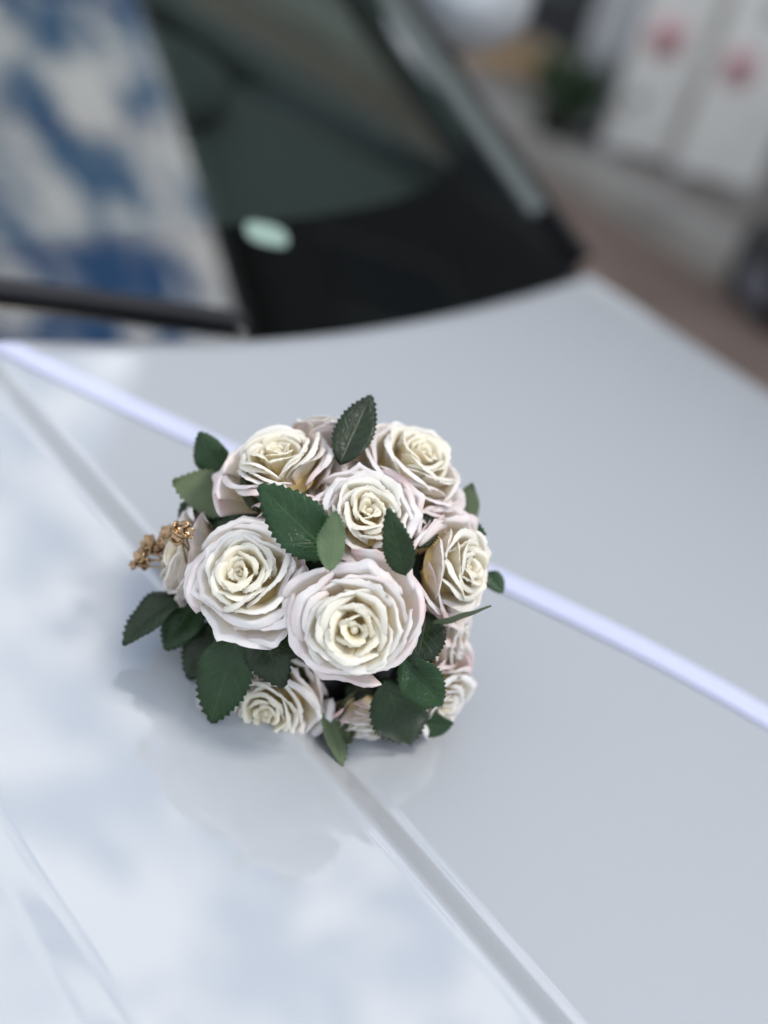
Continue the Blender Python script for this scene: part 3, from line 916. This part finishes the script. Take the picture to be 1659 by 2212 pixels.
board(1290, 330, 0.34, 1.15, -4, -38, 'white notice board with a red dot, left of the pair on the far pavement',
      [(0.105, 0.44, 0.075, M_PINK, 'pale_disc'), (0.105, 0.44, 0.034, M_RED, 'red_dot'), (0.08, 0.22, 0.03, M_GREYP, 'grey_mark')])
board(1446, 382, 0.34, 1.15, -4, -38, 'white notice board with a red dot, right of the pair on the far pavement',
      [(0.10, 0.42, 0.07, M_PINK, 'pale_disc'), (0.085, 0.43, 0.034, M_RED, 'red_dot'), (0.14, 0.62, 0.03, M_GREYP, 'grey_mark')])
cab = at_z(1238, 300, 0.12)
cb = tag(empty('cabinet', cab), 'plain pale grey upright cabinet left of the two notice boards', 'cabinet')
cb.rotation_euler = (0, 0, R_(-38))
M_CAB = simple('grey_cabinet', (0.34, 0.345, 0.36), 0.5)
MB().box((0, 0.02, 0.04), (0.15, 0.34, 1.2), 0.012).build('body', M_CAB, cb)
MB().box((0.012, 0.006, 0.32), (0.138, 0.02, 1.17), 0.004).build('door', simple('pale_cabinet_door', (0.50, 0.51, 0.53), 0.45), cb)
MB().box((0.02, 0.04, 0), (0.13, 0.32, 0.04)).build('plinth', M_BLACK, cb, smooth=False)

# round woven mat, with a pot plant in front of it
tp = at_z(1128, 128, 0.12)
M_WOOD = simple('tan_straw', (0.25, 0.165, 0.085), 0.85, noise_amt=0.25, nscale=30)
rings = [(0.001, 0.012)]
for k in range(13):
    r0 = 0.02+0.02*k
    rings += [(r0-0.009, 0.010), (r0, 0.020), (r0+0.009, 0.010)]
rings += [(0.275, 0.0)]
rmat = MB().lathe(rings, 40).build('round_mat', M_WOOD)
rmat.location = (tp.x, tp.y, 0.121); rmat.scale = (1.45, 1.45, 1.2)
tag(rmat, 'round tan straw mat on the pavement behind the small shrub', 'mat')
pp = at_z(1192, 292, 0.12)
plant = tag(empty('potted_plant', pp), 'small dark green potted shrub beside the grey cabinet', 'plant')
MB().lathe([(0.001, 0.0), (0.06, 0.0), (0.075, 0.08), (0.085, 0.08), (0.085, 0.095), (0.07, 0.09), (0.001, 0.085)], 20).build('pot', simple('dark_pot', (0.03, 0.028, 0.025), 0.6), plant)
rng = random.Random(4)
M_SHRUB = simple('shrub_leaf', (0.02, 0.045, 0.014), 0.5)
fb = MB()
for k in range(420):
    c = Vector((rng.gauss(0, 0.062), rng.gauss(0, 0.062), 0.19+rng.gauss(0, 0.05)))
    n = Vector((rng.gauss(0, 1), rng.gauss(0, 1), rng.gauss(0.4, 1))).normalized()
    t = n.orthogonal().normalized(); s = n.cross(t)
    l = rng.uniform(0.02, 0.04)
    fb.add([c-t*l, c+s*l*0.45, c+t*l, c-s*l*0.45], [(0, 1, 2, 3)])
fo = fb.build('foliage', M_SHRUB, plant, smooth=False); fo['kind'] = 'stuff'
MB().tube([(0, 0, 0.08), (0.005, 0, 0.2)], 0.008, 6).build('stem', M_BLACK, plant)

mp = at_z(1150, 20, 0.12)
slab_v = MB().box((-0.42, -0.62, 0.0), (0.34, 0.75, 0.022), 0.006)  # added black slab, its colour stands in for the dark of the doorway
tag(slab_v.build('dark_slab', M_RUBBER), 'added black slab on the pavement standing in for the dark of the doorway', 'dark_slab').location = (min(mp.x, 4.9), mp.y, 0.121)
# black holdall at the right edge
bg = at_z(1662, 690, 0.0)
bag = tag(empty('holdall', bg), 'black holdall on the road at the right edge beside the kerb', 'bag')
bag.rotation_euler = (0, 0, R_(-30))
mbg = MB().box((-0.10, -0.16, 0.0), (0.14, 0.22, 0.27), 0.06)
mbg.build('bag_body', M_RUBBER, bag)
MB().box((-0.106, -0.08, 0.05), (-0.098, 0.1, 0.15), 0.003).build('grey_highlight', simple('slate_highlight', (0.10, 0.10, 0.12), 0.6), bag)  # grey plate on the side stands in for a highlight on the bag
hp = [(0.02, -0.06+0.14*k/8, 0.26+0.10*math.sin(math.pi*k/8)) for k in range(9)]
MB().tube(hp, 0.010, 6).build('handle', M_BLACK, bag)

# ------------------------------------------------------------------ building across the pavement
BX, BY0, BY1, BH = 5.3, -9.0, 7.2, 6.2
bld = tag(empty('building', (BX, 0, 0)), 'brown rendered building with dark windows behind the pavement', 'building')
M_WALL = simple('brown_render', (0.022, 0.023, 0.022), 0.85, noise_amt=0.2, nscale=1.5)
M_FRAME = simple('grey_window_frame', (0.06, 0.062, 0.058), 0.5)
def win_rects():
    out = []
    for fl, (z0, z1) in enumerate(((0.5, 2.5), (3.5, 5.2))):
        y = BY0+0.7
        while y+1.3 < BY1-0.4:
            out.append((y, y+1.3, z0 if not (fl == 0 and 3.6 < y+0.65 < 5.6) else 0.13, z1)); y += 2.1
    return out
rects = win_rects()
ys = sorted(set([BY0, BY1]+[r[0] for r in rects]+[r[1] for r in rects])); zs = [0, 0.13, 0.5, 2.5, 3.5, 5.2, BH]
wallm = MB()
for i in range(len(ys)-1):
    for j in range(len(zs)-1):
        ym, zm = (ys[i]+ys[i+1])/2, (zs[j]+zs[j+1])/2
        if any(r[0] < ym < r[1] and r[2] < zm < r[3] for r in rects): continue
        wallm.add([(BX, ys[i], zs[j]), (BX, ys[i], zs[j+1]), (BX, ys[i+1], zs[j+1]), (BX, ys[i+1], zs[j])], [(0, 1, 2, 3)])
wallm.add([(BX, BY0, 0), (BX+6, BY0, 0), (BX+6, BY0, BH), (BX, BY0, BH), (BX, BY1, 0), (BX+6, BY1, 0), (BX+6, BY1, BH), (BX, BY1, BH)], [(0, 1, 2, 3), (4, 7, 6, 5), (3, 2, 6, 7), (1, 5, 6, 2)])
wallm.build('wall', M_WALL, bld, smooth=False, offset=(BX, 0, 0))
MB().box((BX-0.22, BY0-0.1, BH), (BX+0.3, BY1+0.1, BH+0.22), 0.03).build('cornice', M_FRAME, bld, offset=(BX, 0, 0))
for (y0, y1, z0, z1) in rects:
    w_ = MB()
    t = 0.07
    for lo, hi in (((y0, z0), (y0+t, z1)), ((y1-t, z0), (y1, z1)), ((y0+t, z0), (y1-t, z0+t)), ((y0+t, z1-t), (y1-t, z1)), (((y0+y1)/2-t/2, z0+t), ((y0+y1)/2+t/2, z1-t))):
        w_.box((BX+0.03, lo[0], lo[1]), (BX+0.12, hi[0], hi[1]))
    wo = w_.build('window', M_FRAME, bld, smooth=False, offset=(BX, 0, 0))
    MB().box((BX+0.07, y0+t*0.5, z0+t*0.5), (BX+0.085, y1-t*0.5, z1-t*0.5)).build('pane', M_PANE, wo, smooth=False, offset=(BX, 0, 0))
